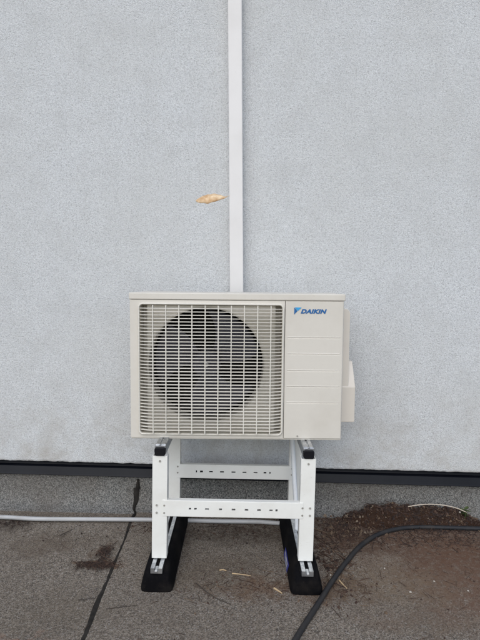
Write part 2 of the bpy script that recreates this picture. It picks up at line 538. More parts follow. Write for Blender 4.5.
# ------------------------------------------------------------------ stand
YL = 1.47                                            # plane of the front legs
stand = tag(empty('support_stand', gnd(232, 560)), 'white steel stand on black rubber feet carrying the outdoor unit', 'stand')
SI = stand.location.copy()
def S(p): return Vector(p) - SI
def spart(name, bm, mat, smooth=False, parent=None):
    bmesh.ops.translate(bm, verts=bm.verts, vec=-SI)
    return obj(name, bm, mat, parent or stand, smooth)
LX = [((at(153.2, 480, YL).x + at(150.9, 556, YL).x) / 2, (at(168, 480, YL).x + at(165.8, 556, YL).x) / 2),
      ((at(300.8, 480, YL).x + at(298.2, 556, YL).x) / 2, (at(315.4, 480, YL).x + at(313, 556, YL).x) / 2)]
LT = (at(160, 455, YL).z + at(308, 460, YL).z) / 2
LB = (at(158, 557.5, YL).z + at(305.5, 562, YL).z) / 2
YR = 1.80
FOOT_H = LB - 0.006
RAIL_T = LT + 0.035
print('LX', LX, 'LT', LT, 'LB', LB)
legs = []
for s, (a, b) in zip((-1, 1), LX):
    w = b - a
    # front legs: U-channel, open to the rear
    t = 0.003
    def channel(y, face, z0, z1):
        d = 0.032 * face
        if face > 0: pts = [(a, y), (b, y), (b, y + d), (b - t, y + d), (b - t, y + t), (a + t, y + t), (a + t, y + d), (a, y + d)]
        else: pts = [(a, y), (a, y + d), (a + t, y + d), (a + t, y - t), (b - t, y - t), (b - t, y + d), (b, y + d), (b, y)]
        return prism(pts, 2, z0, z1, 0.0008, 1)
    fl = spart('leg', channel(YL, 1, LB, LT), M_WHITE)
    rl = spart('leg', channel(YR, 1, LB, LT + 0.005), M_WHITE)
    legs.append((fl, rl))
    # top rail (galvanised strut, front to rear) with black end cap
    cx = (a + b) / 2
    rw = 0.0165
    ry0, ry1 = YL + 0.012, YR + 0.05
    pr = [(cx - rw, LT + .002), (cx - rw, RAIL_T - .003), (cx - rw + .003, RAIL_T), (cx - .003, RAIL_T), (cx - .003, RAIL_T - .004), (cx + .003, RAIL_T - .004), (cx + .003, RAIL_T), (cx + rw - .003, RAIL_T), (cx + rw, RAIL_T - .003), (cx + rw, LT + .002)]
    rail = spart('top_rail', prism(pr, 1, ry0, ry1), M_GALV)
    ct = RAIL_T - .0065
    spart('rail_end_plate', prism([(cx - rw, ct - .004), (cx - rw, ct + .003), (cx - .004, ct + .0045), (cx, RAIL_T + .001), (cx + .004, ct + .0045), (cx + rw, ct + .003), (cx + rw, ct - .004)], 1, YL + .003, YL + .0118, .0008, 1), M_GALV)
    spart('end_cap', prism([(cx - rw + .003, LT + .001), (cx - rw, LT + .005), (cx - rw - .001, ct - .006), (cx - rw + .004, ct), (cx + rw - .004, ct), (cx + rw + .001, ct - .006), (cx + rw, LT + .005), (cx + rw - .003, LT + .001)], 1, YL - 0.005, YL + 0.0115, 0.0025, 2), M_CAP)
    # aluminium runner let into the rubber foot
    runner_y0, runner_y1 = YL - 0.052, YR + 0.06
    pr = [(cx - .018, FOOT_H - .012), (cx - .018, FOOT_H + .004), (cx - .006, FOOT_H + .004), (cx - .006, FOOT_H - .006), (cx + .006, FOOT_H - .006), (cx + .006, FOOT_H + .004), (cx + .018, FOOT_H + .004), (cx + .018, FOOT_H - .012)]
    spart('foot_runner', prism(pr, 1, runner_y0, runner_y1), M_GALV)
    spart('runner_bolt', prism([(cx - .004, FOOT_H - .006), (cx - .004, FOOT_H + .001), (cx + .004, FOOT_H + .001), (cx + .004, FOOT_H - .006)], 1, runner_y0 - .008, runner_y0 + 0.02, .001, 1), M_GALV)
    # screws
    zc = (at(160, 507.5, YL).z + at(306, 513, YL).z) / 2
    for (dx, dz) in ((-.012, .012), (-.012, -.012), (.012, .012), (.012, -.012)):
        spart('screw', cyl((cx + dx + s * -.003, YL - .001, zc + dz), (0, 1, 0), .0032, .004, 10), M_SCREW)
    spart('screw', cyl((cx, YL - .001, LT - .016), (0, 1, 0), .0034, .003, 10), M_SCREW)
    zr = (at(235, 470.5, YR).z)
    for dz in (.012, -.012):
        spart('screw', cyl(((b - .009) if s < 0 else (a + .010), YR - .001, zr + dz), (0, 1, 0), .0034, .004, 10), M_SCREW)
    # rubber foot: trapezoid block, chamfered ends, rounded edges
    fy0 = gnd(158 if s < 0 else 306, 594 if s < 0 else 597).y
    fy1 = 1.915
    bw, tw = 0.054, 0.039
    bm = bmesh.new()
    secs = [(fy0, bw * .80, tw * .86, .002, .040), (fy0 + .004, bw * .92, tw * .92, 0, .058), (fy0 + .018, bw, tw * .97, 0, FOOT_H - .012), (fy0 + .034, bw, tw, 0, FOOT_H - .001),
            (fy0 + .06, bw, tw, 0, FOOT_H), (fy1 - .06, bw, tw, 0, FOOT_H), (fy1 - .02, bw, tw, 0, FOOT_H - .01), (fy1, bw * .85, tw * .9, .002, .05)]
    rings = []
    for (y, wb, wt, z0, z1) in secs:
        c = .008
        rings.append([bm.verts.new((cx + x, y, z)) for x, z in ((-wb + c, z0), (wb - c, z0), (wb, z0 + c), ((wb * .45 + wt * .55), z0 + (z1 - z0) * .55), (wt, z1 - c), (wt - c, z1), (-wt + c, z1), (-wt, z1 - c), (-(wb * .45 + wt * .55), z0 + (z1 - z0) * .55), (-wb, z0 + c))])
    for A, B in zip(rings, rings[1:]):
        for k in range(10):
            bm.faces.new((A[k], A[(k + 1) % 10], B[(k + 1) % 10], B[k]))
    bm.faces.new(rings[0][::-1]); bm.faces.new(rings[-1])
    foot = spart('rubber_foot', bm, M_FOOT, True)
    md = foot.modifiers.new('round', 'SUBSURF'); md.levels = 2; md.render_levels = 2
    if s > 0:
        # blue sticker on the inner flank of the right foot
        ya, yb = 1.515, 1.625
        def flank(y, f, out):                        # f: 0 bottom .. 1 top of flank, x from the profile
            x0, z0_ = (bw * .45 + tw * .55), FOOT_H * .55
            x1, z1_ = bw, .008
            k = f
            return Vector((cx - (x1 + (x0 - x1) * k) - out, y, z1_ + (z0_ - z1_) * k))
        bm = bmesh.new()
        q = [flank(ya, .25, .0015), flank(yb, .25, .0015), flank(yb, 1.0, .0015), flank(ya, 1.0, .0015)]
        bm.faces.new([bm.verts.new(p) for p in q])
        st = spart('sticker', bm, M_STICKER)
        bm = bmesh.new()
        for k, (f0, f1, u0, u1) in enumerate(((.72, .86, .12, .85), (.52, .62, .12, .7), (.36, .42, .12, .55))):
            q = [flank(ya + (yb - ya) * u, f, .0030) for u, f in ((u0, f0), (u1, f0), (u1, f1), (u0, f1))]
            bm.faces.new([bm.verts.new(p) for p in q])
        spart('sticker_print', bm, M_STICKW, parent=st)

def slotted_bar(name, x0, x1, y, z0, z1, slots):
    """folded channel with a lip top and bottom and punched slots"""
    t, d = .003, .018
    slots = [(a_, w_ * 1.15, h_ * 1.25) for a_, w_, h_ in slots]
    bm = bmesh.new()
    xs = [x0]
    for (sx, sw_, sh) in slots: xs += [sx - sw_ / 2, sx + sw_ / 2]
    xs.append(x1)
    zc = (z0 + z1) / 2
    def quad(a, b, c, e):
        bm.faces.new([bm.verts.new(p) for p in ((a, y, c), (b, y, c), (b, y, e), (a, y, e))])
    for i in range(len(xs) - 1):
        a, b = xs[i], xs[i + 1]
        if i % 2 == 0: quad(a, b, z0, z1)
        else:
            sh = slots[(i - 1) // 2][2]
            quad(a, b, z0, zc - sh / 2); quad(a, b, zc + sh / 2, z1)
    bmesh.ops.remove_doubles(bm, verts=bm.verts, dist=1e-6)
    r = bmesh.ops.extrude_face_region(bm, geom=bm.faces[:])
    bmesh.ops.translate(bm, verts=[v for v in r['geom'] if isinstance(v, bmesh.types.BMVert)], vec=(0, t, 0))
    box(x0, x1, y + .0005, y + d, z1 - .001, z1 + .002, .0007, 1, bm)
    box(x0, x1, y + .0005, y + d, z0 - .002, z0 + .001, .0007, 1, bm)
    return spart(name, bm, M_WHITE)

zf1 = (at(167, 500, YL).z + at(298, 503.7, YL).z) / 2
zf0 = (at(167, 515, YL).z + at(298, 518.6, YL).z) / 2
slots = []
for px, w, h in ((190, .006, .005), (195.5, .007, .005), (207, .011, .004), (220.5, .008, .005), (233.5, .010, .005), (246.5, .010, .005), (259, .010, .005), (271, .009, .004), (276.5, .006, .006)):
    slots.append((at(px, 510, YL).x, w, h))
slotted_bar('crossbar', LX[0][1] - .014, LX[1][0] + .010, YL - 0.0022, zf0, zf1, slots)
zr1 = (at(178, 464, YR).z + at(290, 467.4, YR).z) / 2
zr0 = (at(178, 476.5, YR).z + at(290, 480, YR).z) / 2
slots = []
for px, w, h in ((196.5, .004, .007), (201.5, .010, .006), (211, .012, .004), (222, .013, .004), (233.5, .013, .004), (244.5, .013, .004), (255.5, .013, .004), (265, .009, .005), (270, .004, .006)):
    slots.append((at(px, 471, YR).x, w, h))
slotted_bar('crossbar', LX[0][1] - .012, LX[1][0] + .012, YR - 0.0022, zr0, zr1, slots)

# ------------------------------------------------------------------ outdoor unit
YU = 1.55
uc = at(237, 438, YU)
UB = (at(131, 437.5, YU).z + at(342, 439.5, YU).z) / 2          # underside of casing
UT = (at(131, 292.5, YU).z + at(345, 294, YU).z) / 2
W0 = (at(130.6, 292, YU).x + at(131, 437, YU).x) / 2
W1 = (at(346, 294, YU).x + at(342.3, 439, YU).x) / 2
UW, UH, UD = W1 - W0, UT - UB, 0.285
TILT = R(-0.65)
unit = tag(empty('outdoor_unit', ((W0 + W1) / 2, YU, UB), (0, TILT, 0)),
           'cream heat pump outdoor unit with round fan behind wide slatted grille', 'heat pump')
print('unit', UW, UH, 'bottom', UB, 'top', UT, 'rail top', RAIL_T)
UM = Matrix.Translation(unit.location) @ Matrix.Rotation(TILT, 4, 'Y')
UMI = UM.inverted()
def U(px, py, y=0.0):
    o = UMI @ CAM; d = UMI.to_3x3() @ ray(px, py)
    return o + d * ((y - o.y) / d.y)
HWU = UW / 2
def upart(name, bm, mat, parent=None, smooth=False): return obj(name, bm, mat, parent or unit, smooth)

XS = U(284.6, 365).x                                  # joint between grille section and service panel
FT = 0.014                                            # front plate thickness
LIP = U(237, 300.2).z                                 # lower edge of the top plate's lip
# left front plate with the round air outlet
gx0, gx1 = U(138.5, 365).x, U(283.2, 365).x
gz0, gz1 = U(210, 434.6).z, U(210, 303.2).z
fc = U(206.0, 365.4, .018); fr = (U(263.6, 365, .018).x - U(149.0, 365, .018).x) / 2
def plate_with_hole(x0, x1, z0, z1, cx, cz, r, ya, yb, n=96):
    bm = bmesh.new()
    circ, rect = [], []
    for k in range(n):
        a = 2 * math.pi * k / n
        dx, dz = math.cos(a), math.sin(a)
        circ.append((cx + r * dx, cz + r * dz))
        tx = ((x1 - cx) / dx) if dx > 1e-9 else ((x0 - cx) / dx if dx < -1e-9 else 1e9)
        tz = ((z1 - cz) / dz) if dz > 1e-9 else ((z0 - cz) / dz if dz < -1e-9 else 1e9)
        t = min(tx, tz)
        rect.append([cx + t * dx, cz + t * dz])
    for (qx, qz) in ((x0, z0), (x1, z0), (x1, z1), (x0, z1)):       # snap nearest to the corners
        k = min(range(n), key=lambda i: (rect[i][0] - qx) ** 2 + (rect[i][1] - qz) ** 2)
        rect[k] = [qx, qz]
    def ring(pts, y): return [bm.verts.new((p[0], y, p[1])) for p in pts]
    def scaled(f): return [(cx + (p[0] - cx) * f, cz + (p[1] - cz) * f) for p in circ]
    g0x, g1x, g0z, g1z = gx0 + .006, gx1 - .006, gz0 + .006, gz1 - .006      # recess behind the grille
    inner = [(min(max(p[0], g0x), g1x), min(max(p[1], g0z), g1z)) for p in rect]
    RC = .018
    inner2 = [(min(max(p[0], g0x + .020), g1x - .020), min(max(p[1], g0z + .002), g1z - .002)) for p in inner]
    loops = [ring(rect, yb), ring(rect, ya), ring(inner, ya), ring(inner, ya + .06), ring(inner2, ya + .06), ring(inner2, ya + RC), ring(scaled(1.03), ya + RC), ring(scaled(1.006), ya + RC + .003), ring(circ, ya + RC + .01), ring(circ, ya + .085)]
    for A, B in zip(loops, loops[1:]):
        for k in range(n):
            bm.faces.new((A[k], A[(k + 1) % n], B[(k + 1) % n], B[k]))
    return bm
upart('front_panel', plate_with_hole(-HWU + .0012, XS - .0018, .0015, LIP - .0012, fc.x, fc.z, fr, 0.0, FT), M_CASE)
# service panel on the right with pressed horizontal grooves
gz = [U(312, y).z for y in (403, 387, 371, 354.3, 338)]
prof = [(FT, .0015), (.0015, .0015), (0, .003)]
for z in gz:
    prof += [(0, z - .0030), (.0012, z - .0016), (.0014, z + .0006), (-.0010, z + .0022), (0, z + .0040)]
prof += [(0, LIP - .0025), (.0015, LIP - .0012), (FT, LIP - .0012)]
bm = bmesh.new()
xin0, xin1 = U(287.2, 365).x, U(339.3, 365).x
flat = [(FT, .0015), (.0015, .0015), (0, .003)]
for z in gz: flat += [(0, z - .0030), (0, z - .0016), (0, z + .0006), (0, z + .0022), (0, z + .0040)]
flat += prof[-3:]
rows = []
for x, pr in ((XS, flat), (xin0 - .002, flat), (xin0 + .002, prof), (xin1 - .003, prof), (xin1 + .003, flat), (HWU - .006, flat)):
    rows.append([bm.verts.new((x, y, z)) for y, z in pr])
for k, (dx, dy) in enumerate(((.0018, .0004), (.0035, .002), (.0048, .005), (.0048, FT))):
    rows.append([bm.verts.new((HWU - .006 + dx, max(y, dy), z)) for y, z in flat])
for A, B in zip(rows, rows[1:]):
    for k in range(len(A) - 1):
        bm.faces.new((A[k], B[k], B[k + 1], A[k + 1]))
bm.faces.new([r for r in rows[0]][::-1])
upart('service_panel', bm, M_CASE)
# casing shell: sides, back, base
sh, sh2, sh3 = bmesh.new(), bmesh.new(), bmesh.new()
T = .004
box(-HWU + .0012, -HWU + .0012 + T, FT, UD, .002, UH - .004, .001, 1, sh)
box(HWU - .0012 - T, HWU - .0012, FT, UD, .002, UH - .004, .001, 1, sh2)
box(XS - .002, XS + .002, FT, UD - .012, .006, UH - .006, 0, 1, sh3)
upart('side_panel', sh, M_CASE); upart('side_panel', sh2, M_CASE); upart('partition', sh3, M_DARK)
upart('base_pan', box(-HWU + .003, HWU - .003, .004, UD - .002, -.004, .0015, .001, 1), M_CASE)
hx = bmesh.new()  # black fins at the back plus dark side liners added to darken the interior
box(-HWU + .0055, XS - .003, UD - .03, UD - .006, .004, UH - .006, 0, 1, hx)
box(-HWU + .0055, -HWU + .008, FT + .003, UD - .03, .004, UH - .006, 0, 1, hx)
box(XS - .0045, XS - .0028, FT + .003, UD - .03, .004, UH - .006, 0, 1, hx)
upart('exchanger_and_dark_liner', hx, M_DARK)
upart('rear_panel', box(XS + .002, HWU - .006, UD - .006, UD - .002, .004, UH - .006), M_CASE)
# top plate with folded lip
tp = bmesh.new()
OV = .002
b1 = box(-HWU - OV, HWU + OV, -.0025, UD + .002, LIP, UH, .0035, 3, tp)
upart('top_panel', tp, M_CASE)
# little mounting feet on the rails
for s, (a, b) in zip((-1, 1), LX):
    cxl = (a + b) / 2 - unit.location.x
    for yy in (.03, UD - .04):
        top = -.003
        railz = RAIL_T - unit.location.z - cxl * math.sin(TILT) * -1
        railz = (UMI @ Vector((cxl + unit.location.x, YU + yy, RAIL_T))).z
        upart('mounting_foot', box(cxl - .022, cxl + .022, yy - .02, yy + .02, railz, top + .002, .0015, 1), M_GALV)
        print('foot gap', railz)

# fan
BACK = .012
fan = upart('fan', cyl((fc.x, .075, fc.z), (0, 1, 0), .046, .06, 40), M_FAN)
bm = bmesh.new()
for ring_r, yy in ((.046, .0255), (.036, .019), (.018, .0165)):
    pass
hb = tube([(fc.x, .046, fc.z), (fc.x, .040, fc.z), (fc.x, .0375, fc.z)], [.046, .040, .018], 32)
obj('hub_cap', hb, M_FAN, fan)
obj('shaft_nut', cyl((fc.x, .034, fc.z), (0, 1, 0), .008, .01, 6), M_GALV, fan)
for k in range(3):
    bm = bmesh.new()
    a0 = R(35 + 120 * k)
    NR, NA = 10, 14
    g = []
    for i in range(NR + 1):
        u = i / NR
        r = .043 + (fr * .945 - .043) * u
        span = R(62 + 34 * u - 10 * u * u)
        lead = R(18) * u * u
        row = []
        for j in range(NA + 1):
            v = j / NA
            a = a0 + lead + span * (v - .5) * (1 - .10 * (2 * abs(v - .5)) ** 2 * u)
            y = .050 + .058 * v + .010 * math.sin(v * math.pi) - .006 * u
            row.append(bm.verts.new((fc.x + r * math.cos(a), y, fc.z + r * math.sin(a))))
        g.append(row)
    for A, B in zip(g, g[1:]):
        for j in range(NA):
            bm.faces.new((A[j], B[j], B[j + 1], A[j + 1]))
    o = obj('blade', bm, M_FAN, fan, True)
    md = o.modifiers.new('thickness', 'SOLIDIFY'); md.thickness = .003
# motor and its two upright stays
upart('motor', cyl((fc.x, .155, fc.z), (0, 1, 0), .055, .09, 32), M_DARK)
for dx in (-.035, .035):
    upart('motor_stay', box(fc.x + dx - .012, fc.x + dx + .012, .205, .225, .006, UH - .01, .002, 1), M_DARK)
# grille: frame, horizontal bars bowed forward, uprights behind them
PROUD = -.017
def rrect(x0, x1, z0, z1, r, n=7):
    pts = []
    for (cx, cz, a0) in ((x1 - r, z1 - r, 0), (x0 + r, z1 - r, 90), (x0 + r, z0 + r, 180), (x1 - r, z0 + r, 270)):
        for k in range(n + 1):
            a = R(a0 + 90 * k / n)
            pts.append((cx + r * math.cos(a), cz + r * math.sin(a)))
    return pts
def frame(x0, x1, z0, z1, r, levels):
    bm = bmesh.new(); rings = []
    for ins, y in levels:
        rings.append([bm.verts.new((p[0], y, p[1])) for p in rrect(x0 + ins, x1 - ins, z0 + ins, z1 - ins, max(.003, r - ins))])
    n = len(rings[0])
    for A, B in zip(rings, rings[1:]):
        for k in range(n): bm.faces.new((A[k], A[(k + 1) % n], B[(k + 1) % n], B[k]))
    return bm
grille = upart('grille', frame(gx0, gx1, gz0, gz1, .016, [(0, .003), (0, -.0065), (.0012, -.0085), (.003, -.009), (.0048, -.0082), (.0055, -.006), (.0055, .004)]), M_GRILLE)
NB = 38
zt, zb_ = U(210, 308.9, PROUD).z, U(210, 431.0, PROUD).z
xl_, xr_ = gx0 + .0045, gx1 - .0045
prev = None
def barpath(z):
    pts = []
    w = .046
    for k in range(9):
        t = k / 8
        pts.append((xl_ + w * t, -.004 + (PROUD + .004) * math.sin(t * math.pi / 2) ** 0.9, z))
    for k in range(9):
        t = 1 - k / 8
        pts.append((xr_ - w * t, -.004 + (PROUD + .004) * math.sin(t * math.pi / 2) ** 0.9, z))
    return pts
me_bar = None
for i in range(NB):
    z = zb_ + (zt - zb_) * i / (NB - 1)
    if me_bar is None:
        bm = bmesh.new(); rows = []
        for (x, y, z_) in barpath(0.0):                     # slat section: thin, deep, rounded nose
            rows.append([bm.verts.new((x, y + dy, dz)) for dy, dz in ((.0005, -.0012), (-.0006, 0), (.0005, .0012), (.011, .0013), (.011, -.0013))])
        for A, B in zip(rows, rows[1:]):
            for k in range(5): bm.faces.new((A[k], A[(k + 1) % 5], B[(k + 1) % 5], B[k]))
        o = obj('grille_bar', bm, M_GRILLE, grille)
        me_bar = o.data
    else:
        o = put('grille_bar', me_bar, None, grille)
    o.location.z = z
for px in (152.8, 165.8, 178.8, 191.8, 205, 218, 231, 244, 257.2, 270.4):
    x = U(px, 365, PROUD).x
    w = xl_ + .046
    obj('grille_upright', box(x - .0017, x + .0017, PROUD - .0010, PROUD + .008, gz0 + .007, gz1 - .007, .0006, 1), M_GRILLE, grille)
# valve cover on the right flank
vy = .095
def V(px, py): 
    p = U(px, py, vy); return (p.x, p.z)
xs = HWU - .0015
px1 = U(349.8, 340, vy).x
bx1 = U(355.0, 405, vy).x
zt_, zb2 = V(345, 309)[1], V(345, 422.3)[1]
cover = upart('valve_cover', prism([(xs, zt_), (px1 - .010, zt_), (px1 - .003, zt_ - .006), (px1, zt_ - .014), (px1, zb2 + .01), (xs, zb2 + .01)], 1, vy + .0015, UD - .02, .002, 2), M_VALVE)
zf, zk = V(352, 387)[1], U(350, 361, vy + .055).z
bm = prism([(vy, zb2), (vy, zf), (vy + .055, zk), (UD - .03, zk), (UD - .022, zb2)], 0, xs, bx1, .003, 3)
obj('cover_bulge', bm, M_VALVE, cover)
# small drain stub / screw near lower front edge
upart('screw', cyl((U(297.3, 436.5).x, .0, U(297.3, 436.0).z), (0, 1, 0), .0028, .004, 10), M_SCREW)
# emblem and lettering
lx0 = U(294.3, 308).x; lz1 = U(296, 307.4).z; lz0 = U(296, 314.6).z
lg = bmesh.new()
yy = -.0012
def poly(bm, pts, y=yy):
    f = bm.faces.new([bm.verts.new((x, y, z)) for x, z in pts])
    return f
hgt = lz1 - lz0
poly(lg, [(lx0, lz1), (lx0, lz0), (lx0 + hgt * .42, lz1 - hgt * .52)])
logo = upart('emblem', lg, M_LOGO)
lg = bmesh.new()
poly(lg, [(lx0 + hgt * .06, lz1), (lx0 + hgt * .47, lz1 - hgt * .50), (lx0 + hgt * 1.02, lz1)], yy - .0004)
obj('emblem_flash', lg, M_LOGO2, logo)
cu = bpy.data.curves.new('lettering', 'FONT')
cu.body = 'DAIKIN'
cu.shear = 0.28
cu.offset = 0.055
cu.space_character = 1.08
cu.extrude = 0.0
to = bpy.data.objects.new('lettering_source', cu)
COL.objects.link(to)
bpy.context.view_layer.update()
me = bpy.data.meshes.new_from_object(to.evaluated_get(bpy.context.evaluated_depsgraph_get()))
bpy.data.objects.remove(to, do_unlink=True)
xs_ = [v.co.x for v in me.vertices]; ys_ = [v.co.y for v in me.vertices]
tx0, tx1 = U(300.7, 312).x, U(326.8, 312).x
tz0, tz1 = U(310, 313.6).z, U(310, 309.2).z
for v in me.vertices:
    x = tx0 + (v.co.x - min(xs_)) / (max(xs_) - min(xs_)) * (tx1 - tx0)
    z = tz0 + (v.co.y - min(ys_)) / (max(ys_) - min(ys_)) * (tz1 - tz0)
    v.co = Vector((x, -.0012, z))
me.materials.clear()
put('lettering', me, M_LOGO, unit)

# ------------------------------------------------------------------ hoses and conduit
dh = [at(291.8, 436, 1.775), at(293.2, 455, 1.765), at(294.8, 485, 1.735), at(296.3, 508, 1.70), at(297.2, 531, 1.675)]
tag(obj('drain_hose', tube(spline(dh, 8), .0088, 14), M_HOSE_W, None, True), 'white condensate drain hose hanging under the outdoor unit', 'hose')

cp = []
for px, py in ((-60, 515.0), (0, 515.8), (35, 517.6), (80, 518.0), (130, 518.3), (170, 518.8), (215, 520.0), (255, 520.5), (280, 522.0)):
    p = gnd(px, py, .018)
    cp.append(Vector((p.x, min(p.y, 1.912), .0132)))
cp += [cp[-1] + Vector((.035, .004, .002)), cp[-1] + Vector((.06, .0, .03)), cp[-1] + Vector((.066, -.006, .10)), cp[-1] + Vector((.066, -.03, .30))]
tag(obj('conduit', tube(spline(cp, 10), .0082, 12), M_CONDUIT, None, True), 'thin light grey conduit lying on the felt along the wall foot', 'conduit')

# ------------------------------------------------------------------ soil heap and litter
heap_c = [(352, 511, .05, .035), (368, 509, .07, .066), (384, 508, .07, .074), (402, 511, .09, .066), (424, 512, .10, .068), (446, 514, .09, .062), (466, 519, .06, .030)]
HC = []
for px, py, rx, h in heap_c:
    p = gnd(px, py + 5, 0.0); HC.append((p.x, min(p.y, 1.905), rx, .050, h))
def heap_h(x, y):
    h = -.012
    for (cx, cy, rx, ry, hh) in HC:
        d = ((x - cx) / rx) ** 2 + ((y - cy) / ry) ** 2
        h = max(h, -.012 + (hh + .012) * math.exp(-d * .9))
    h += .010 * noise.noise(Vector((x * 22, y * 22, 0))) + .006 * noise.noise(Vector((x * 60, y * 60, 5)))
    return h
bm = bmesh.new()
GX, GY = 190, 60
hx0, hx1, hy0, hy1 = .36, 1.05, 1.66, 1.965
g = [[bm.verts.new((hx0 + (hx1 - hx0) * i / GX, hy0 + (hy1 - hy0) * j / GY, 0)) for j in range(GY + 1)] for i in range(GX + 1)]
for row in g:
    for v in row: v.co.z = heap_h(v.co.x, v.co.y)
for i in range(GX):
    for j in range(GY):
        q = (g[i][j], g[i + 1][j], g[i + 1][j + 1], g[i][j + 1])
        if max(v.co.z for v in q) > .001: bm.faces.new(q)
bmesh.ops.delete(bm, geom=[v for v in bm.verts if not v.link_faces], context='VERTS')
tag(obj('soil_heap', bm, M_SOIL, None, True), 'heap of dark brown soil piled against the wall foot', 'soil', kind='stuff')

hp = []
for px, py in ((520, 529.5), (480, 528.6), (445, 527.6), (418, 527.2), (398, 528.8), (378, 534.5), (361, 545.5), (347, 561), (333, 580), (318, 604), (305, 624), (292, 645), (276, 668), (256, 700)):
    z = .0125
    for _ in range(6):
        p = gnd(px, py, z)
        z = max(.0125, heap_h(p.x, p.y) + .006) if p.y > 1.66 and .36 < p.x < 1.05 else .0125
    hp.append(gnd(px, py, z))
tag(obj('rubber_hose', tube(spline(hp, 10), .0084, 12), M_HOSE_B, None, True), 'thick dark grey rubber hose curving across the felt past soil heap', 'hose')

def litter(name, spots, label):
    """thousands of crumbs, needles and chips as one mesh"""
    vs_, fs, mi = [], [], []
    for (cx, cy, rx, ry, n, smin, smax, needle, pal, onheap) in spots:
        for _ in range(n):
            x, y = random.gauss(cx, rx), random.gauss(cy, ry)
            if y > 1.93: continue
            z = .0046
            if onheap and .36 < x < 1.05 and y > 1.66: z = max(z, heap_h(x, y))
            s = random.uniform(smin, smax) * random.choice((.6, .8, 1, 1, 1.5))
            a = random.uniform(0, math.pi)
            if random.random() < needle: L, wd, ht = s * random.uniform(3, 7), s * .22, s * .22
            else: L, wd, ht = s, s * random.uniform(.5, .9), s * random.uniform(.3, .7)
            ca, sa = math.cos(a), math.sin(a)
            tz = random.uniform(-.25, .25)
            b = len(vs_)
            for (u, v, w) in ((-1, -.7, 0), (1, -.5, 0), (.8, .8, 0), (-.9, .6, 0), (-.5, -.3, 1), (.6, -.2, .9), (.4, .5, 1), (-.5, .4, .8)):
                vs_.append((x + (u * L * ca - v * wd * sa) * .5, y + (u * L * sa + v * wd * ca) * .5, z - .0003 + w * ht + abs(tz) * L * .5 * (u + 1) * .5))
            fs.extend([(b, b + 1, b + 5, b + 4), (b + 1, b + 2, b + 6, b + 5), (b + 2, b + 3, b + 7, b + 6), (b + 3, b, b + 4, b + 7), (b + 4, b + 5, b + 6, b + 7)])
            k = random.choice(pal)
            mi.extend([k] * 5)
    me = bpy.data.meshes.new(name)
    me.from_pydata(vs_, [], fs)
    for mm in M_CRUMB: me.materials.append(mm)
    me.polygons.foreach_set('material_index', mi)
    o = put(name, me)
    return tag(o, label, 'litter', kind='stuff')
def sp(px, py, rx, ry, n, a, b, nd, pal, oh=True):
    p = gnd(px, py); return (p.x, p.y, rx, ry, n, a, b, nd, pal, oh)
litter('soil_litter', [
    sp(375, 518, .07, .035, 1500, .003, .010, .3, (0, 0, 1, 2, 2)), sp(400, 518, .09, .04, 1800, .003, .010, .3, (0, 0, 1, 2, 2, 3)), sp(440, 520, .09, .04, 1800, .003, .010, .3, (0, 0, 1, 2, 2, 3)),
    sp(345, 528, .05, .06, 900, .003, .009, .4, (0, 0, 1, 1, 2, 3)), sp(330, 555, .04, .10, 500, .003, .010, .4, (0, 1, 1, 2, 3)), sp(345, 585, .06, .06, 260, .003, .008, .5, (0, 1, 3, 3)),
    sp(420, 540, .20, .04, 1200, .002, .006, .6, (0, 1, 2)), sp(430, 530, .13, .02, 900, .003, .008, .4, (0, 1, 2, 2)), sp(440, 575, .16, .12, 420, .002, .005, .5, (0, 1, 1, 3)), sp(390, 600, .18, .12, 200, .002, .005, .5, (0, 1, 3, 4)),
    sp(375, 512, .05, .03, 160, .007, .016, .0, (0, 1, 2, 2)), sp(410, 514, .06, .03, 220, .007, .016, .0, (0, 1, 2, 2)), sp(445, 517, .05, .03, 180, .007, .015, .0, (0, 1, 2, 2)), sp(350, 528, .05, .05, 120, .005, .012, .0, (0, 1, 2, 3)),
    sp(345, 520, .05, .03, 40, .006, .014, .0, (3, 4, 4)), sp(365, 533, .08, .04, 30, .006, .012, .0, (3, 4)), sp(430, 522, .12, .04, 40, .004, .010, .1, (3, 4)),
], 'brown crumbs and needles scattered round the soil heap')
litter('roof_litter', [
    sp(250, 575, .14, .10, 500, .0015, .004, .5, (0, 1, 1, 2, 3)), sp(240, 530, .20, .04, 700, .002, .006, .5, (0, 1, 2)), sp(265, 588, .10, .04, 260, .002, .006, .6, (0, 1, 1, 3)), sp(215, 592, .14, .05, 120, .002, .006, .6, (0, 1, 3)),
    sp(98, 566, .035, .010, 330, .003, .008, .7, (0, 1, 1, 2)), sp(105, 553, .012, .025, 160, .003, .007, .7, (0, 1, 2)), sp(60, 545, .18, .08, 160, .002, .005, .6, (0, 2, 2)),
    sp(10, 524, .06, .02, 150, .003, .007, .4, (0, 2, 2)), sp(150, 528, .06, .03, 100, .002, .006, .6, (0, 1, 2)), sp(120, 600, .25, .10, 120, .0015, .004, .5, (0, 2, 3)),
], 'fine brown debris sprinkled over the grey felt')

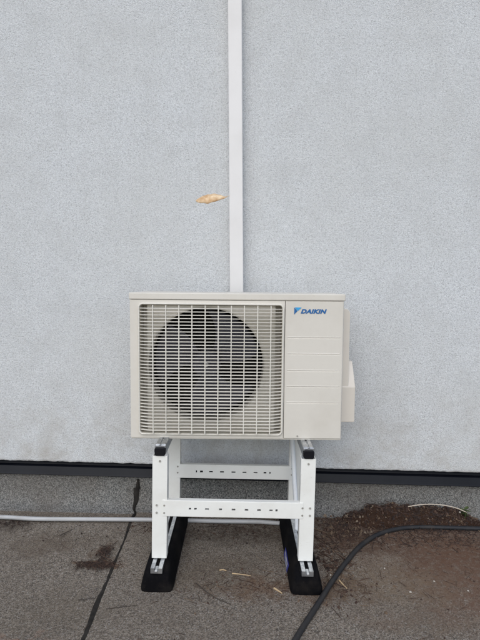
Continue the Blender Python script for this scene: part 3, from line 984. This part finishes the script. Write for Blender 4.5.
# ------------------------------------------------------------------ single straws, twigs, pebbles
def stick(name, pts, rad, mat, label, cat, z=.006, group=None, lift=0.0):
    P = []
    for i, (x, y) in enumerate(pts):
        p = gnd(x, y, z); p.z = z + lift * math.sin(math.pi * i / (len(pts) - 1)); P.append(p)
    P = spline(P, 5)
    rr = [rad * (1 - .45 * i / (len(P) - 1)) for i in range(len(P))]
    return tag(obj(name, tube(P, rr, 6), mat, None, True), label, cat, group)
stick('dry_straw', [(232, 573.4), (242, 574.4), (251, 575.8)], .0022, M_STRAW, 'pale dry straw lying on felt between the rubber feet', 'straw')
stick('dry_straw', [(219.5, 570.2), (223, 569.6), (226.5, 570.8)], .0026, M_STRAW, 'tiny pale straw bit next to the longer straw', 'straw')
stick('leaf_scrap', [(274, 588), (278, 590.5), (282, 593.2)], .0034, M_STRAW, 'small tan curled scrap beside the foot with blue sticker', 'leaf')
stick('twig', [(196, 583), (206, 591.5), (218, 599), (231, 604.8)], .0018, M_TWIG, 'long thin dark twig lying slanted on bare felt', 'twig')
stick('dry_straw', [(339, 580), (343.5, 585), (347, 588.5)], .0026, M_STRAW, 'short tan straw just right of the dark hose', 'straw')
stick('twig', [(60, 535.5), (66, 532.5), (72, 529.5)], .0022, M_TWIG, 'short black twig on felt near the grey conduit', 'twig')
stick('twig', [(78, 599.8), (86, 599.0), (95, 598.4)], .0018, M_TWIG, 'short dark twig left of the bitumen seam', 'twig')
stick('twig', [(106, 609), (120, 607), (137, 605.2)], .0012, M_TWIG, 'hair-thin dark twig right of the bitumen seam', 'twig')
sx = [(408, 506.5), (424, 504.4), (440, 504.8), (455, 507.6), (467, 512.5)]
P = []
for x, y in sx:
    p = at(x, y, 1.872); p.z = max(p.z, heap_h(p.x, p.y) + .003); P.append(p)
tag(obj('plant_stem', tube(spline(P, 6), .0020, 6), M_STEM, None, True), 'long pale bent plant stem lying on top of soil heap', 'stem')
def pebble(px, py, r, label, group=None):
    bm = bmesh.new()
    r *= .78
    bmesh.ops.create_icosphere(bm, subdivisions=2, radius=r)
    sd = random.random() * 50
    for v in bm.verts:
        v.co *= 1 + .28 * noise.noise(v.co / r * .9 + Vector((sd, 0, 0)))
        v.co.z *= .7
    o = obj('pebble', bm, M_PEBBLE, None, True)
    p = gnd(px, py)
    z = .0045 + r * .5
    if p.y > 1.66 and p.x > .36: z = max(z, heap_h(p.x, p.y) + r * .4)
    o.location = (p.x, p.y, z)
    return tag(o, label, 'pebble', group)
pebble(410.3, 594, .0050, 'largest pale pebble on bare felt well away from the hose')
pebble(434, 583, .0042, 'pale pebble on brown stain next to the largest pale pebble')
pebble(468, 592.5, .0040, 'pale pebble farthest from the stand on brown stained felt')
pebble(384.5, 570, .0036, 'tiniest pale pebble inside the curve of dark hose')
pebble(330.5, 577, .0045, 'small white pebble tucked against the dark hose')
pebble(459, 524.5, .0065, 'small white pebble at the foot of soil heap beside hose')

# ------------------------------------------------------------------ weed in the heap
wp = at(465, 513, 1.885)
weed = tag(empty('weed', (wp.x, wp.y, max(.01, heap_h(wp.x, wp.y)))), 'small green weed sprouting from soil heap against the wall', 'weed')
obj('stem', tube([(0, 0, -.01), (.002, 0, .02), (-.003, .002, .045)], [.0018, .0015, .001], 6), M_WEED, weed)
for k in range(15):
    a = random.uniform(0, 2 * math.pi); L = random.uniform(.014, .030); z = random.uniform(.006, .045); e = random.uniform(.1, .9)
    bm = bmesh.new()
    d = Vector((math.cos(a), math.sin(a) * .7, e)).normalized(); s = d.cross(Vector((0, 0, 1))).normalized()
    rows = []
    for i in range(5):
        t = i / 4; w = L * .28 * math.sin(math.pi * (.08 + .9 * t)) ; c = Vector((0, 0, z)) + d * L * t + Vector((0, 0, -L * .25 * t * t))
        rows.append([bm.verts.new(c - s * w), bm.verts.new(c + Vector((0, 0, -w * .3))), bm.verts.new(c + s * w)])
    for A, B in zip(rows, rows[1:]):
        for j in range(2): bm.faces.new((A[j], A[j + 1], B[j + 1], B[j]))
    obj('leaf', bm, M_WEED, weed, True)

# ------------------------------------------------------------------ the dry leaf caught in mid-fall
LY = 1.62
la, lb = at(194.5, 201.2, LY), at(228, 196.6, LY)
axis = (lb - la); L = axis.length; ux = axis.normalized()
leaf = tag(empty('dry_leaf', (la + lb) / 2), 'curled tan dry leaf drifting in front of wall beside the duct', 'leaf')
bm = bmesh.new()
NL, NW = 22, 8
rows = []
for i in range(NL + 1):
    t = i / NL
    w = .033 * math.sin(math.pi * min(1, t * 1.02) ** .85) ** .8 * (1 + .15 * noise.noise(Vector((t * 9, 0, 2)))) if 0 < t < .98 else .0004
    c = ux * (t - .5) * L * .94 + Vector((0, .004 * math.sin(t * 5), .004 * math.sin(t * 3.2 + .4) + .003 * noise.noise(Vector((t * 6, 1, 1)))))
    row = []
    for j in range(NW + 1):
        v = -1 + 2 * j / NW
        th = v * 1.05 + .25
        row.append(bm.verts.new(c + Vector((0, -w * math.sin(th) * .9, w * (math.cos(th) * .55 - .3) * (1 + .2 * v) - w * .45 * v))))
    rows.append(row)
for A, B in zip(rows, rows[1:]):
    for j in range(NW): bm.faces.new((A[j], A[j + 1], B[j + 1], B[j]))
o = obj('blade', bm, M_LEAF, leaf, True)
md = o.modifiers.new('thickness', 'SOLIDIFY'); md.thickness = .0006
obj('stalk', tube([ux * L * .44, ux * L * .50 + Vector((0, 0, .002)), ux * L * .56 + Vector((0, 0, .001))], [.0011, .0009, .0007], 6), M_LEAF, leaf, True)
